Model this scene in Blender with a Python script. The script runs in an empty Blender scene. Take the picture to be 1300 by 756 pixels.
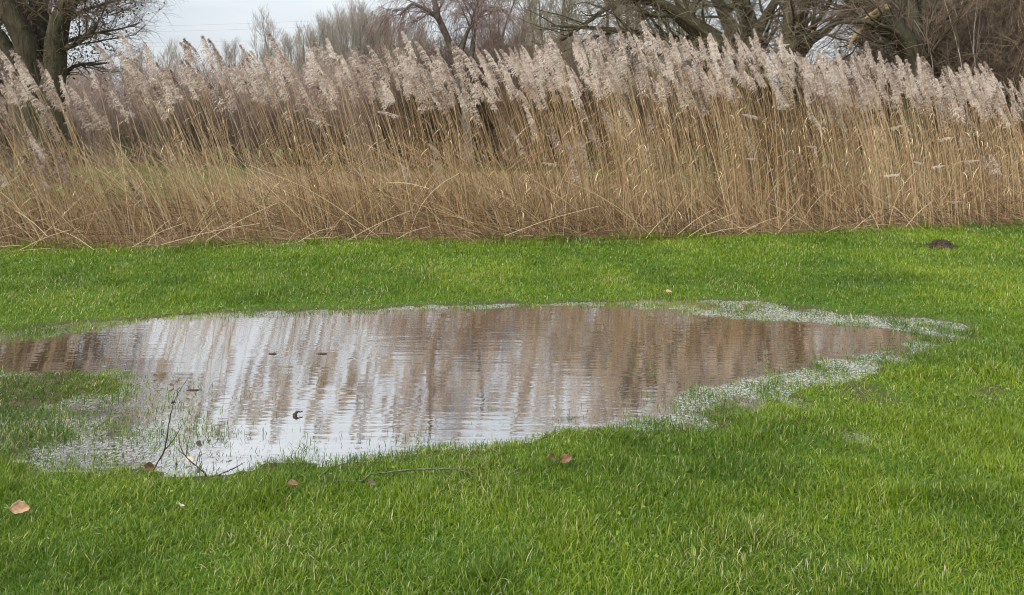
import bpy, math, random
import numpy as np

rng = np.random.default_rng(20240111)
random.seed(7)
sc = bpy.context.scene
col = sc.collection
W = bpy.data.worlds.new("World"); sc.world = W

# ------------------------------------------------------------------ camera
CAM_H, F, XC, YH = 1.6, 939.0, 650.0, 160.0        # eye height, focal length in photo pixels, principal column, horizon row
cam_d = bpy.data.cameras.new("camera"); cam = bpy.data.objects.new("camera", cam_d); col.objects.link(cam)
cam.location = (0, 0, CAM_H); cam.rotation_euler = (math.pi/2, 0, 0)
cam_d.sensor_width = 36.0; cam_d.lens = 36.0*F/1300.0
cam_d.shift_y = -(378.0-YH)/1300.0
cam_d.clip_start = 0.05; cam_d.clip_end = 3000
sc.camera = cam

def ground_pt(x, y, z=0.0):
    Y = (CAM_H - z)*F/(y-YH)
    return ((x-XC)/F*Y, Y)
def at(x, y, Y):
    return (((x-XC)/F)*Y, Y, CAM_H-(y-YH)/F*Y)

# ------------------------------------------------------------------ object helpers
def tag(o, label=None, cat=None, group=None, kind=None):
    if label: o["label"] = label
    if cat: o["category"] = cat
    if group: o["group"] = group
    if kind: o["kind"] = kind
    return o

def mesh_np(name, V, Q, mat, v=None, smooth=False, w=None):
    """V (n,3), Q (m,4) quads -> mesh datablock with float attribute v"""
    V = np.asarray(V, np.float32).reshape(-1, 3); Q = np.asarray(Q, np.int32)
    k = Q.shape[1]
    me = bpy.data.meshes.new(name)
    me.vertices.add(len(V)); me.vertices.foreach_set("co", V.ravel())
    me.loops.add(Q.size); me.loops.foreach_set("vertex_index", Q.ravel())
    me.polygons.add(len(Q))
    me.polygons.foreach_set("loop_start", np.arange(0, Q.size, k, dtype=np.int32))
    me.polygons.foreach_set("use_smooth", np.full(len(Q), smooth, bool))
    me.update(calc_edges=True)
    if v is not None:
        a = me.attributes.new("v", 'FLOAT', 'POINT'); a.data.foreach_set("value", np.asarray(v, np.float32).ravel())
    if w is not None:
        a = me.attributes.new("w", 'FLOAT', 'POINT'); a.data.foreach_set("value", np.asarray(w, np.float32).ravel())
    me.materials.append(mat)
    return me

def obj(name, me, parent=None, loc=None):
    o = bpy.data.objects.new(name, me); col.objects.link(o)
    if parent is not None: o.parent = parent
    if loc is not None: o.location = loc
    return o
def empty(name, loc=(0, 0, 0), rz=0.0):
    o = bpy.data.objects.new(name, None); col.objects.link(o)
    o.location = loc; o.rotation_euler = (0, 0, rz); o.empty_display_size = 0.1
    return o
def copy_tree(o, parent=None):
    c = o.copy(); col.objects.link(c)
    if parent is not None: c.parent = parent
    for ch in list(o.children): copy_tree(ch, c)
    return c

class MB:
    """collects quads"""
    def __init__(s): s.V = []; s.Q = []; s.A = []; s.n = 0
    def add(s, V, Q, a=None):
        V = np.asarray(V, np.float32).reshape(-1, 3)
        s.V.append(V); s.Q.append(np.asarray(Q, np.int64)+s.n); s.n += len(V)
        s.A.append(np.full(len(V), 0.5, np.float32) if a is None else np.broadcast_to(np.asarray(a, np.float32).ravel(), (len(V),)))
    def mesh(s, name, mat, smooth=False):
        return mesh_np(name, np.concatenate(s.V), np.concatenate(s.Q), mat, np.concatenate(s.A), smooth)

def nrm(a): return a/np.maximum(np.linalg.norm(a, axis=-1, keepdims=True), 1e-9)

def tubes(P, R, S=3):
    """P (N,K,3) R (N,K) -> verts, quads  (vectorised)"""
    N, K = P.shape[:2]
    T = np.empty_like(P); T[:, 1:-1] = P[:, 2:]-P[:, :-2]; T[:, 0] = P[:, 1]-P[:, 0]; T[:, -1] = P[:, -1]-P[:, -2]
    T = nrm(T)
    D = nrm(P[:, -1]-P[:, 0])
    ref = np.where(np.abs(D[:, 2:3]) < 0.7, np.array([[0, 0, 1.0]]), np.array([[0, 1.0, 0]]))[:, None, :]
    U = nrm(np.cross(T, ref)); B = np.cross(T, U)
    ang = np.arange(S)*2*math.pi/S
    V = P[:, :, None, :]+R[:, :, None, None]*(np.cos(ang)[None, None, :, None]*U[:, :, None, :]+np.sin(ang)[None, None, :, None]*B[:, :, None, :])
    k = np.arange(K-1)[:, None]; s = np.arange(S)[None, :]
    a = k*S+s; b = k*S+(s+1) % S
    q = np.stack([a, b, b+S, a+S], -1).reshape(-1, 4)
    Q = (np.arange(N)[:, None, None]*(K*S)+q[None]).reshape(-1, 4)
    return V.reshape(-1, 3), Q

def resample(pts, K):
    pts = np.asarray(pts, float); d = np.r_[0, np.cumsum(np.linalg.norm(np.diff(pts[:, :3], axis=0), axis=1))]
    # Catmull-Rom through the points
    t = np.linspace(0, d[-1], K); out = np.empty((K, pts.shape[1]))
    m = np.gradient(pts, d, axis=0) if len(pts) > 2 else np.repeat((pts[1:]-pts[:1])/d[-1], 2, 0)
    i = np.clip(np.searchsorted(d, t, 'right')-1, 0, len(d)-2)
    h = (d[i+1]-d[i])[:, None]; u = ((t-d[i])[:, None])/h
    out = (2*u**3-3*u**2+1)*pts[i]+(u**3-2*u**2+u)*h*m[i]+(-2*u**3+3*u**2)*pts[i+1]+(u**3-u**2)*h*m[i+1]
    return out

# value noise
LAT = rng.random((256, 256))
def vnoise(x, y, s, o=0.0):
    x = np.asarray(x)*s+37.3+o; y = np.asarray(y)*s+11.7+o*1.7
    xi = np.floor(x).astype(int); yi = np.floor(y).astype(int); fx = x-xi; fy = y-yi
    fx = fx*fx*(3-2*fx); fy = fy*fy*(3-2*fy)
    L = lambda a, b: LAT[a % 256, b % 256]
    return (L(xi, yi)*(1-fx)+L(xi+1, yi)*fx)*(1-fy)+(L(xi, yi+1)*(1-fx)+L(xi+1, yi+1)*fx)*fy

# ------------------------------------------------------------------ material helpers
def new_mat(name):
    m = bpy.data.materials.new(name); m.use_nodes = True
    nt = m.node_tree; nt.nodes.clear()
    out = nt.nodes.new("ShaderNodeOutputMaterial")
    return m, nt, out
def N(nt, t, **kw):
    n = nt.nodes.new(t)
    for k, v in kw.items():
        if k in n.inputs.keys(): n.inputs[k].default_value = v
        else: setattr(n, k, v)
    return n
def ramp(nt, fac, stops, interp='LINEAR'):
    r = nt.nodes.new("ShaderNodeValToRGB"); r.color_ramp.interpolation = interp
    el = r.color_ramp.elements
    while len(el) < len(stops): el.new(0.5)
    for e, (p, c) in zip(el, stops): e.position = p; e.color = (*c, 1)
    nt.links.new(fac, r.inputs[0]); return r.outputs[0]
def attr(nt, name="v"):
    a = nt.nodes.new("ShaderNodeAttribute"); a.attribute_name = name; return a.outputs["Fac"]
def math_n(nt, op, a, b):
    m = nt.nodes.new("ShaderNodeMath"); m.operation = op
    for i, x in enumerate((a, b)):
        if isinstance(x, (int, float)): m.inputs[i].default_value = x
        else: nt.links.new(x, m.inputs[i])
    return m.outputs[0]
def mixc(nt, fac, a, b, blend='MIX'):
    m = nt.nodes.new("ShaderNodeMix"); m.data_type = 'RGBA'; m.blend_type = blend
    for s, x in ((m.inputs[0], fac), (m.inputs[6], a), (m.inputs[7], b)):
        if isinstance(x, (int, float)): s.default_value = x
        elif isinstance(x, tuple): s.default_value = (*x, 1)
        else: nt.links.new(x, s)
    return m.outputs[2]
def noise(nt, scale, detail=4, coord="Object", vec_scale=None, rough=0.6):
    tc = nt.nodes.new("ShaderNodeTexCoord"); v = tc.outputs[coord]
    if vec_scale:
        mp = nt.nodes.new("ShaderNodeMapping"); mp.inputs["Scale"].default_value = vec_scale; nt.links.new(v, mp.inputs[0]); v = mp.outputs[0]
    n = nt.nodes.new("ShaderNodeTexNoise"); n.inputs["Scale"].default_value = scale; n.inputs["Detail"].default_value = detail; n.inputs["Roughness"].default_value = rough
    nt.links.new(v, n.inputs["Vector"]); return n.outputs["Fac"]

def leaf_material(name, stops, transl=0.35, rough=0.5, spec=0.3, obj_random=0.0):
    m, nt, out = new_mat(name)
    fac = attr(nt)
    if obj_random:
        oi = nt.nodes.new("ShaderNodeObjectInfo")
        r = math_n(nt, 'MULTIPLY', math_n(nt, 'SUBTRACT', oi.outputs["Random"], 0.5), obj_random)
        fac = math_n(nt, 'ADD', fac, r)
    c = ramp(nt, fac, stops)
    p = N(nt, "ShaderNodeBsdfPrincipled"); p.inputs["Roughness"].default_value = rough; p.inputs["Specular IOR Level"].default_value = spec
    nt.links.new(c, p.inputs["Base Color"])
    if transl > 0:
        t = N(nt, "ShaderNodeBsdfTranslucent"); nt.links.new(c, t.inputs["Color"])
        mx = N(nt, "ShaderNodeMixShader"); mx.inputs[0].default_value = transl
        nt.links.new(p.outputs[0], mx.inputs[1]); nt.links.new(t.outputs[0], mx.inputs[2]); nt.links.new(mx.outputs[0], out.inputs[0])
    else: nt.links.new(p.outputs[0], out.inputs[0])
    return m

def bark_material(name, c0, c1, scale=6, bump=0.6, stretch=(1, 1, 0.25)):
    m, nt, out = new_mat(name)
    n = noise(nt, scale, 8, "Object", stretch, 0.65)
    n2 = noise(nt, scale*0.25, 3)
    c = ramp(nt, n, [(0.3, c0), (0.7, c1)])
    c = mixc(nt, math_n(nt, 'MULTIPLY', n2, 0.3), c, (0.08, 0.08, 0.035))
    p = N(nt, "ShaderNodeBsdfPrincipled"); p.inputs["Roughness"].default_value = 0.9; p.inputs["Specular IOR Level"].default_value = 0.15
    nt.links.new(c, p.inputs["Base Color"])
    b = N(nt, "ShaderNodeBump"); b.inputs["Strength"].default_value = bump; b.inputs["Distance"].default_value = 0.09
    nt.links.new(n, b.inputs["Height"]); nt.links.new(b.outputs[0], p.inputs["Normal"])
    nt.links.new(p.outputs[0], out.inputs[0]); return m

def flat_material(name, c0, c1, scale=20, rough=0.8, spec=0.2):
    m, nt, out = new_mat(name)
    c = ramp(nt, noise(nt, scale, 5), [(0.3, c0), (0.7, c1)])
    p = N(nt, "ShaderNodeBsdfPrincipled"); p.inputs["Roughness"].default_value = rough; p.inputs["Specular IOR Level"].default_value = spec
    nt.links.new(c, p.inputs["Base Color"]); nt.links.new(p.outputs[0], out.inputs[0]); return m

M = {}
M["grass"] = leaf_material("grass", [(0.0, (0.050, 0.10, 0.007)), (0.35, (0.125, 0.20, 0.010)), (0.7, (0.21, 0.285, 0.016)), (0.93, (0.26, 0.33, 0.03)), (0.97, (0.42, 0.38, 0.17)), (1.0, (0.5, 0.45, 0.25))], 0.35, 0.35, 0.4)
M["reed_stem"] = leaf_material("reed_stem", [(0.0, (0.08, 0.047, 0.026)), (0.3, (0.235, 0.148, 0.073)), (0.6, (0.42, 0.282, 0.145)), (1.0, (0.68, 0.53, 0.33))], 0.0, 0.55, 0.3, 0.3)
M["reed_plume"] = leaf_material("reed_plume", [(0.0, (0.20, 0.13, 0.105)), (0.35, (0.51, 0.405, 0.34)), (0.75, (0.81, 0.71, 0.625)), (1.0, (0.88, 0.80, 0.74))], 0.45, 0.5, 0.4, 0.5)
M["litter"] = leaf_material("litter", [(0.0, (0.06, 0.037, 0.023)), (0.4, (0.17, 0.108, 0.06)), (0.8, (0.36, 0.245, 0.135)), (1.0, (0.62, 0.49, 0.32))], 0.0, 0.7, 0.2)
M["willow_bark"] = bark_material("willow_bark", (0.025, 0.02, 0.014), (0.12, 0.10, 0.072), 9, 1.0)
M["dark_bark"] = bark_material("dark_bark", (0.03, 0.026, 0.018), (0.12, 0.105, 0.07), 6)
M["grey_bark"] = bark_material("grey_bark", (0.12, 0.11, 0.09), (0.28, 0.26, 0.22), 3)
M["birch_bark"] = bark_material("birch_bark", (0.05, 0.04, 0.035), (0.22, 0.195, 0.17), 4, 0.3, (1, 1, 2))
M["olive_twig"] = leaf_material("olive_twig", [(0.0, (0.085, 0.072, 0.048)), (1.0, (0.31, 0.265, 0.18))], 0, 0.8, 0.15)
M["brown_twig"] = leaf_material("brown_twig", [(0.0, (0.085, 0.063, 0.046)), (1.0, (0.31, 0.235, 0.175))], 0, 0.8, 0.15)
M["purple_twig"] = leaf_material("purple_twig", [(0.0, (0.22, 0.16, 0.135)), (1.0, (0.48, 0.37, 0.31))], 0, 0.8, 0.15)  # lightened to stand in for distance haze over the far hedge
M["birch_twig"] = leaf_material("birch_twig", [(0.0, (0.12, 0.08, 0.072)), (1.0, (0.30, 0.215, 0.19))], 0, 0.8, 0.15)
M["grey_twig"] = leaf_material("grey_twig", [(0.0, (0.22, 0.18, 0.155)), (1.0, (0.45, 0.39, 0.34))], 0, 0.8, 0.15)
M["dead_leaf_dark"] = leaf_material("dead_leaf_dark", [(0.0, (0.035, 0.028, 0.02)), (1.0, (0.11, 0.08, 0.055))], 0.2, 0.7, 0.2)
M["leaf_tan"] = flat_material("leaf_tan", (0.26, 0.15, 0.08), (0.50, 0.33, 0.20), 55)
M["leaf_brown"] = flat_material("leaf_brown", (0.10, 0.055, 0.028), (0.24, 0.14, 0.075), 60)
M["leaf_grey"] = flat_material("leaf_grey", (0.10, 0.07, 0.05), (0.2, 0.15, 0.11), 60)
M["leaf_pale"] = flat_material("leaf_pale", (0.5, 0.42, 0.28), (0.65, 0.55, 0.4), 60)
M["twig_dark"] = flat_material("twig_dark", (0.03, 0.022, 0.016), (0.08, 0.055, 0.04), 30)
M["stick_lichen"] = flat_material("stick_lichen", (0.035, 0.03, 0.022), (0.17, 0.17, 0.12), 70)
M["splintered_wood"] = flat_material("splintered_wood", (0.22, 0.15, 0.08), (0.48, 0.36, 0.2), 12)
M["soil"] = flat_material("soil", (0.035, 0.025, 0.018), (0.10, 0.075, 0.055), 60, 0.95, 0.1)
M["wire"] = flat_material("wire", (0.3, 0.31, 0.33), (0.4, 0.41, 0.43), 1, 0.5, 0.4)

# ------------------------------------------------------------------ puddle outlines (photo columns/rows -> ground)
def poly(pts): return np.array([ground_pt(*p) for p in pts])
OPEN = poly([(-150, 448), (0, 434), (60, 429), (110, 421), (160, 411), (300, 404), (420, 399), (500, 396), (600, 393), (700, 390), (790, 390), (840, 397), (900, 404), (960, 409), (1050, 413), (1120, 417), (1168, 427),
             (1130, 441), (1060, 455), (980, 475), (890, 490), (850, 505), (845, 525), (790, 541), (700, 553), (630, 560), (560, 567), (500, 574), (440, 581), (390, 583), (340, 585), (290, 580), (255, 545), (225, 505), (195, 482), (150, 470), (90, 473), (0, 472), (-150, 476)])
WET = poly([(-200, 440), (0, 420), (100, 410), (250, 399), (400, 394), (600, 388), (760, 384), (900, 381), (960, 384), (1060, 397), (1150, 404), (1225, 411), (1228, 428), (1170, 448), (1130, 468), (1060, 488), (1000, 500), (960, 520), (900, 540), (840, 550), (700, 558), (560, 571), (440, 586), (350, 592), (290, 602), (200, 600), (120, 598), (60, 592), (10, 565), (-60, 530), (-150, 500)])
ISLE = poly([(-200, 484), (-60, 482), (0, 480), (70, 476), (130, 479), (180, 488), (150, 500), (80, 508), (0, 520), (-80, 526), (-200, 520)])
def sdist(P, x, y):
    x = np.asarray(x, np.float32); y = np.asarray(y, np.float32)
    d = np.full(x.shape, 1e9, np.float32); ins = np.zeros(x.shape, bool)
    for (ax, ay), (bx, by) in zip(P, np.roll(P, -1, 0)):
        ex, ey = bx-ax, by-ay
        t = np.clip(((x-ax)*ex+(y-ay)*ey)/(ex*ex+ey*ey), 0, 1)
        d = np.minimum(d, np.hypot(x-ax-t*ex, y-ay-t*ey))
        c = (ay > y) != (by > y)
        with np.errstate(divide='ignore', invalid='ignore'):
            ins ^= c & (x < (bx-ax)*(y-ay)/(by-ay+1e-12)+ax)
    return np.where(ins, -d, d)
SPOTS = [ground_pt(1095, 505)+(0.16,), ground_pt(1245, 503)+(0.09,), ground_pt(1270, 517)+(0.08,), ground_pt(1020, 515)+(0.15,), ground_pt(1080, 555)+(0.08,)]
def smooth01(t): t = np.clip(t, 0, 1); return t*t*(3-2*t)

# front edge of the reed bed
_rl = np.array([ground_pt(x, y) for x, y in [(-300, 332), (0, 326), (200, 321), (450, 314), (700, 311), (860, 308), (1000, 303), (1200, 295), (1300, 292), (1600, 282)]])
def reed_line(X): return np.interp(X, _rl[:, 0], _rl[:, 1])+0.20*(vnoise(X, 0*np.asarray(X), 1.3)-0.5)+0.12*(vnoise(X, 0*np.asarray(X), 4.1, 3)-0.5)

def terrain(x, y):
    x = np.asarray(x, float); y = np.asarray(y, float)
    wob = 0.10*(vnoise(x, y, 2.3)-0.5)+0.10*(vnoise(x, y, 6.0, 3)-0.5)
    s1 = sdist(OPEN, x, y)+wob*0.8; s2 = sdist(WET, x, y)+wob; s3 = sdist(ISLE, x, y)+wob
    for cx, cy, r in SPOTS: s2 = np.minimum(s2, np.hypot((x-cx)*0.7, y-cy)-r*0.62+wob*2.2)
    fine = (vnoise(x, y, 9.0, 5)-0.5)*0.014+(vnoise(x, y, 24.0, 9)-0.5)*0.008
    out = 0.006+0.055*(1-np.exp(-np.maximum(s2, 0)/0.7))+0.05*(vnoise(x, y, 0.7, 2)-0.5)*smooth01(s2/1.5)
    band = -0.006-0.004*smooth01(-s2/0.3)
    h = np.where(s2 > 0, out+fine*0.6, band+fine)
    deep = -0.012-0.05*smooth01(-s1/0.6)
    h = h*(1-smooth01((-s1+0.04)/0.08))+deep*smooth01((-s1+0.04)/0.08)
    isl = 0.010+fine
    k = smooth01((-s3+0.05)/0.12); h = h*(1-k)+isl*k
    far = smooth01((y-9.0)/4.0)
    h = h+far*0.02*(vnoise(x, y, 0.35, 4)-0.3)
    return h, s1, s2, s3

# ------------------------------------------------------------------ ground sheet
def axis(fine0, fine1, step, lo, hi):
    a = list(np.arange(fine0, fine1+1e-6, step)); s = step
    u = [fine1]; 
    while u[-1] < hi: s *= 1.25; u.append(min(u[-1]+s, hi))
    s = step; d = [fine0]
    while d[-1] > lo: s *= 1.25; d.append(max(d[-1]-s, lo))
    return np.array(sorted(set(d[1:]))+a+u[1:])
gx = axis(-8.5, 8.5, 0.045, -900, 900); gy = axis(1.6, 11.5, 0.045, -60, 1500)
X, Y = np.meshgrid(gx, gy); H, S1, S2, S3 = terrain(X, Y)
nx, ny = len(gx), len(gy)
i = np.arange(nx-1)[None, :]; j = np.arange(ny-1)[:, None]
a = j*nx+i; Q = np.stack([a, a+1, a+nx+1, a+nx], -1).reshape(-1, 4)
dl = Y-reed_line(X)
litter_w = smooth01((dl+0.25)/0.3)*(1-smooth01((dl-np.interp(X/Y, [-.40, -.33, .2], [5.5, 19.0, 10.0])-3*(vnoise(X, Y, 0.3)-0.5))/2.0))
wet_w = 1-smooth01((S2+0.02)/0.15)

m, nt, out = new_mat("ground")
n1 = noise(nt, 1.2, 5); n2 = noise(nt, 38, 6); n3 = noise(nt, 9, 5)
lawn = ramp(nt, n2, [(0.25, (0.030, 0.055, 0.010)), (0.55, (0.06, 0.12, 0.012)), (0.8, (0.10, 0.17, 0.025))])
field = ramp(nt, n1, [(0.3, (0.075, 0.12, 0.025)), (0.6, (0.12, 0.17, 0.04)), (0.8, (0.16, 0.18, 0.07))])
geo = nt.nodes.new("ShaderNodeNewGeometry"); sep = nt.nodes.new("ShaderNodeSeparateXYZ"); nt.links.new(geo.outputs["Position"], sep.inputs[0])
ff = nt.nodes.new("ShaderNodeMapRange"); ff.inputs[1].default_value = 11; ff.inputs[2].default_value = 14; nt.links.new(sep.outputs[1], ff.inputs[0])
c = mixc(nt, ff.outputs[0], lawn, field)
lit = ramp(nt, n3, [(0.3, (0.15, 0.10, 0.055)), (0.55, (0.27, 0.19, 0.10)), (0.75, (0.38, 0.28, 0.16))])
c = mixc(nt, attr(nt, "v"), c, lit)
mud = ramp(nt, n3, [(0.3, (0.05, 0.045, 0.02)), (0.7, (0.10, 0.085, 0.045))])
c = mixc(nt, attr(nt, "w"), c, mud)
p = N(nt, "ShaderNodeBsdfPrincipled"); p.inputs["Roughness"].default_value = 0.9; p.inputs["Specular IOR Level"].default_value = 0.15
b = N(nt, "ShaderNodeBump"); b.inputs["Strength"].default_value = 0.7; b.inputs["Distance"].default_value = 0.02
nt.links.new(n2, b.inputs["Height"]); nt.links.new(b.outputs[0], p.inputs["Normal"]); nt.links.new(c, p.inputs["Base Color"]); nt.links.new(p.outputs[0], out.inputs[0])
g = obj("ground", mesh_np("ground", np.stack([X, Y, H], -1), Q, m, litter_w, True, wet_w))
tag(g, "green mown lawn and meadow reaching back to the trees", "ground", kind="structure")

# ------------------------------------------------------------------ puddle water
wx = np.arange(-6.6, 5.4, 0.04); wy = np.arange(3.0, 7.3, 0.04)
X, Y = np.meshgrid(wx, wy); _, S1, S2, S3 = terrain(X, Y)
pxw = XC+F*X/Y; pyw = YH+CAM_H*F/Y
shore = smooth01((S1+0.06)/0.14)*np.clip(0.1+1.2*(vnoise(X, Y, 5.0, 41)-0.3)+0.9*(vnoise(X, Y, 17.0, 43)-0.4), 0.02, 1)*np.interp(pxw, [0, 250, 420, 700, 900, 1200], [.3, .3, .5, .65, .75, .75])
shore = np.where((pyw > 480) & (pxw < 420), shore*0.55, shore)
nx, ny = len(wx), len(wy); i = np.arange(nx-1)[None, :]; j = np.arange(ny-1)[:, None]; a = j*nx+i
Q = np.stack([a, a+1, a+nx+1, a+nx], -1).reshape(-1, 4)
m, nt, out = new_mat("puddle_water")
# muddy water body under a reflecting surface
body = ramp(nt, noise(nt, 2.0, 4), [(0.3, (0.034, 0.020, 0.011)), (0.7, (0.065, 0.040, 0.023))])
dif = N(nt, "ShaderNodeBsdfDiffuse"); nt.links.new(body, dif.inputs["Color"])
gl = N(nt, "ShaderNodeBsdfGlossy"); gl.inputs["Roughness"].default_value = 0.015; gl.inputs["Color"].default_value = (1, 1, 1, 1)
rip = noise(nt, 1.0, 3, "Object", (4, 24, 1), 0.5)
rip2 = noise(nt, 1.0, 2, "Object", (0.9, 6, 1), 0.5)
b1 = N(nt, "ShaderNodeBump"); b1.inputs["Strength"].default_value = 1.0; b1.inputs["Distance"].default_value = 0.00065; nt.links.new(rip, b1.inputs["Height"])
b2 = N(nt, "ShaderNodeBump"); b2.inputs["Strength"].default_value = 1.0; b2.inputs["Distance"].default_value = 0.0015; nt.links.new(rip2, b2.inputs["Height"]); nt.links.new(b1.outputs[0], b2.inputs["Normal"])
# menisci between the drowned blades along the margin
men = noise(nt, 48, 3, "Object")
b3 = N(nt, "ShaderNodeBump"); b3.inputs["Distance"].default_value = 0.014; mm = nt.nodes.new("ShaderNodeMapRange"); mm.interpolation_type = "SMOOTHSTEP"; nt.links.new(men, mm.inputs[0]); mm.inputs[1].default_value = 0.44; mm.inputs[2].default_value = 0.80; nt.links.new(mm.outputs[0], b3.inputs["Height"]); nt.links.new(attr(nt), b3.inputs["Strength"]); nt.links.new(b2.outputs[0], b3.inputs["Normal"])
nt.links.new(b3.outputs[0], gl.inputs["Normal"])
fr = N(nt, "ShaderNodeFresnel"); fr.inputs["IOR"].default_value = 1.8; nt.links.new(b2.outputs[0], fr.inputs["Normal"])
mr = nt.nodes.new("ShaderNodeMapRange"); nt.links.new(fr.outputs[0], mr.inputs[0]); mr.inputs[1].default_value = 0.05; mr.inputs[2].default_value = 0.4; mr.inputs[3].default_value = 0.52; mr.inputs[4].default_value = 0.82
mx = N(nt, "ShaderNodeMixShader"); nt.links.new(mr.outputs[0], mx.inputs[0]); nt.links.new(dif.outputs[0], mx.inputs[1]); nt.links.new(gl.outputs[0], mx.inputs[2]); nt.links.new(mx.outputs[0], out.inputs[0])
o = obj("puddle_water", mesh_np("puddle_water", np.stack([X, Y, 0*X], -1), Q, m, shore, True))
tag(o, "shallow muddy puddle of rain water mirroring reeds and sky", "puddle", kind="structure")

# ------------------------------------------------------------------ lawn grass blades (nobody could count it)
def blades(x, y, z, L, Wd, v, K):
    n = len(x); az = rng.uniform(0, 2*math.pi, n); lean = np.abs(rng.normal(0.32, 0.28, n)); curl = rng.normal(0.7, 0.5, n)
    t = np.linspace(0, 1, K)[None, :]
    ang = lean[:, None]+curl[:, None]*t
    ds = L[:, None]/(K-1)
    hx = np.concatenate([np.zeros((n, 1)), np.cumsum(np.sin(ang[:, 1:])*ds, 1)], 1); hz = np.concatenate([np.zeros((n, 1)), np.cumsum(np.cos(ang[:, 1:])*ds, 1)], 1)
    P = np.stack([x[:, None]+np.cos(az)[:, None]*hx, y[:, None]+np.sin(az)[:, None]*hx, z[:, None]+hz], -1)
    wv = (Wd[:, None]*0.5*np.array([0.8]+[1.0]*(K-2)+[0.08])[None, :])[..., None]
    tw = az+math.pi/2+rng.normal(0, 0.5, n)
    sd = np.stack([np.cos(tw), np.sin(tw), np.zeros(n)], -1)[:, None, :]
    V = np.stack([P-sd*wv, P+sd*wv], 2)
    k = np.arange(K-1); q = np.stack([2*k, 2*k+1, 2*k+3, 2*k+2], -1)
    Q = (np.arange(n)[:, None, None]*(2*K)+q[None]).reshape(-1, 4)
    return V.reshape(-1, 3), Q, np.repeat(v, 2*K)

GB = MB()
def sow(n, y0, y1, L0, L1, w, K):
    yy = np.sqrt(rng.uniform(y0**2, y1**2, n)); half = yy*0.70+0.9
    xx = rng.uniform(-1, 1, n)*half
    h, s1, s2, s3 = terrain(xx, yy)
    patch = vnoise(xx, yy, 7.0, 1); patch2 = vnoise(xx, yy, 22.0, 2)
    px = XC+F*xx/yy; py = YH+CAM_H*F/yy
    dens = np.ones(n)
    band = (s2 < 0)
    wetd = 0.36+0.68*smooth01((patch-0.28)*2.5)*(0.35+1.0*patch2)+0.5*np.exp(-np.maximum(-s2, 0)/0.08)
    # flooded grass in the lower left thins out towards the open water
    ll = (px < 420) & (py > 474)
    wetd = np.where(ll, 0.80*(1-smooth01((px-30)/330))*(0.45+0.8*smooth01((patch-0.3)*3))*(1-0.55*smooth01((py-545)/25)*(1-smooth01((py-585)/10)))+0.03, wetd)
    wetd = np.where((py < 470) & (px < 420), 0.65*(0.4+patch), wetd)
    dens = np.where(band, wetd, dens)
    inop = s1 < 0
    edge = np.exp(np.minimum(s1, 0)/0.10)*0.17*smooth01((patch-.3)*3)+np.where(ll, 0.09*np.exp(np.minimum(s1, 0)/0.45), 0)+np.where(py > 520, 0.15*np.exp(np.minimum(s1, 0)/0.16)*smooth01((patch-.35)*4), 0)+np.where((px > 780) & (py > 430), 0.10*np.exp(np.minimum(s1, 0)/0.25)*smooth01((patch-.45)*5), 0)
    dens = np.where(inop, edge*(0.4+patch2), dens)
    dens = np.where(s3 < 0, 0.75, dens)
    dl = yy-reed_line(xx)
    dens = dens*(1-smooth01((dl-0.02)/0.30))
    dens *= np.where(s2 > 0, (0.72+0.38*patch)*(0.62+0.38*smooth01(s2/0.3)), 1)
    k = rng.random(n) < dens
    xx, yy, h, s1, s2, s3, patch, dl = (q[k] for q in (xx, yy, h, s1, s2, s3, patch, dl)); n = len(xx)
    L = rng.uniform(L0, L1, n)*(0.75+0.5*patch)
    L = L*np.where(s2 < 0.35, 0.78+0.22*smooth01(s2/0.35), 1)*np.interp(yy, [2.5, 5], [.72, .82])
    tuft = vnoise(xx, yy, 3.1, 8); L *= 1+0.45*smooth01((tuft-0.68)*6)
    L *= 1+(0.2+1.5*smooth01((vnoise(xx, yy, 2.2, 91)-.35)*2.5))*smooth01((dl+0.30)/0.35)                     # longer along the uncut foot of the reeds
    wet = s2 < 0
    L = np.where(wet, L*rng.uniform(0.55, 1.0, n)+np.maximum(-h, 0), L)
    big = 0.5*vnoise(xx, yy, 0.8, 6)+0.5*vnoise(xx, yy, 2.5, 7)
    v = np.clip(0.40+0.95*(big-0.42)+rng.normal(0, 0.19, n), 0.03, 0.92)
    v = np.where(wet, np.clip(v-0.2, 0, 0.6), v)
    dry = rng.random(n) < 0.035+0.13*smooth01((vnoise(xx, yy, 1.7, 61)-0.66)*6); v = np.where(dry, rng.uniform(0.94, 1.0, n), v)
    Wd = w*rng.uniform(0.7, 1.35, n)
    V, Q, A = blades(xx, yy, h-0.003, L, Wd, v, K)
    GB.add(V, Q, A)
sow(250000, 2.1, 4.2, 0.035, 0.075, 0.0027, 4)
sow(160000, 4.2, 6.0, 0.035, 0.068, 0.0035, 4)
sow(110000, 6.0, 8.0, 0.04, 0.065, 0.0052, 3)
sow(170000, 8.0, 12.6, 0.045, 0.07, 0.0072, 3)
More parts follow.
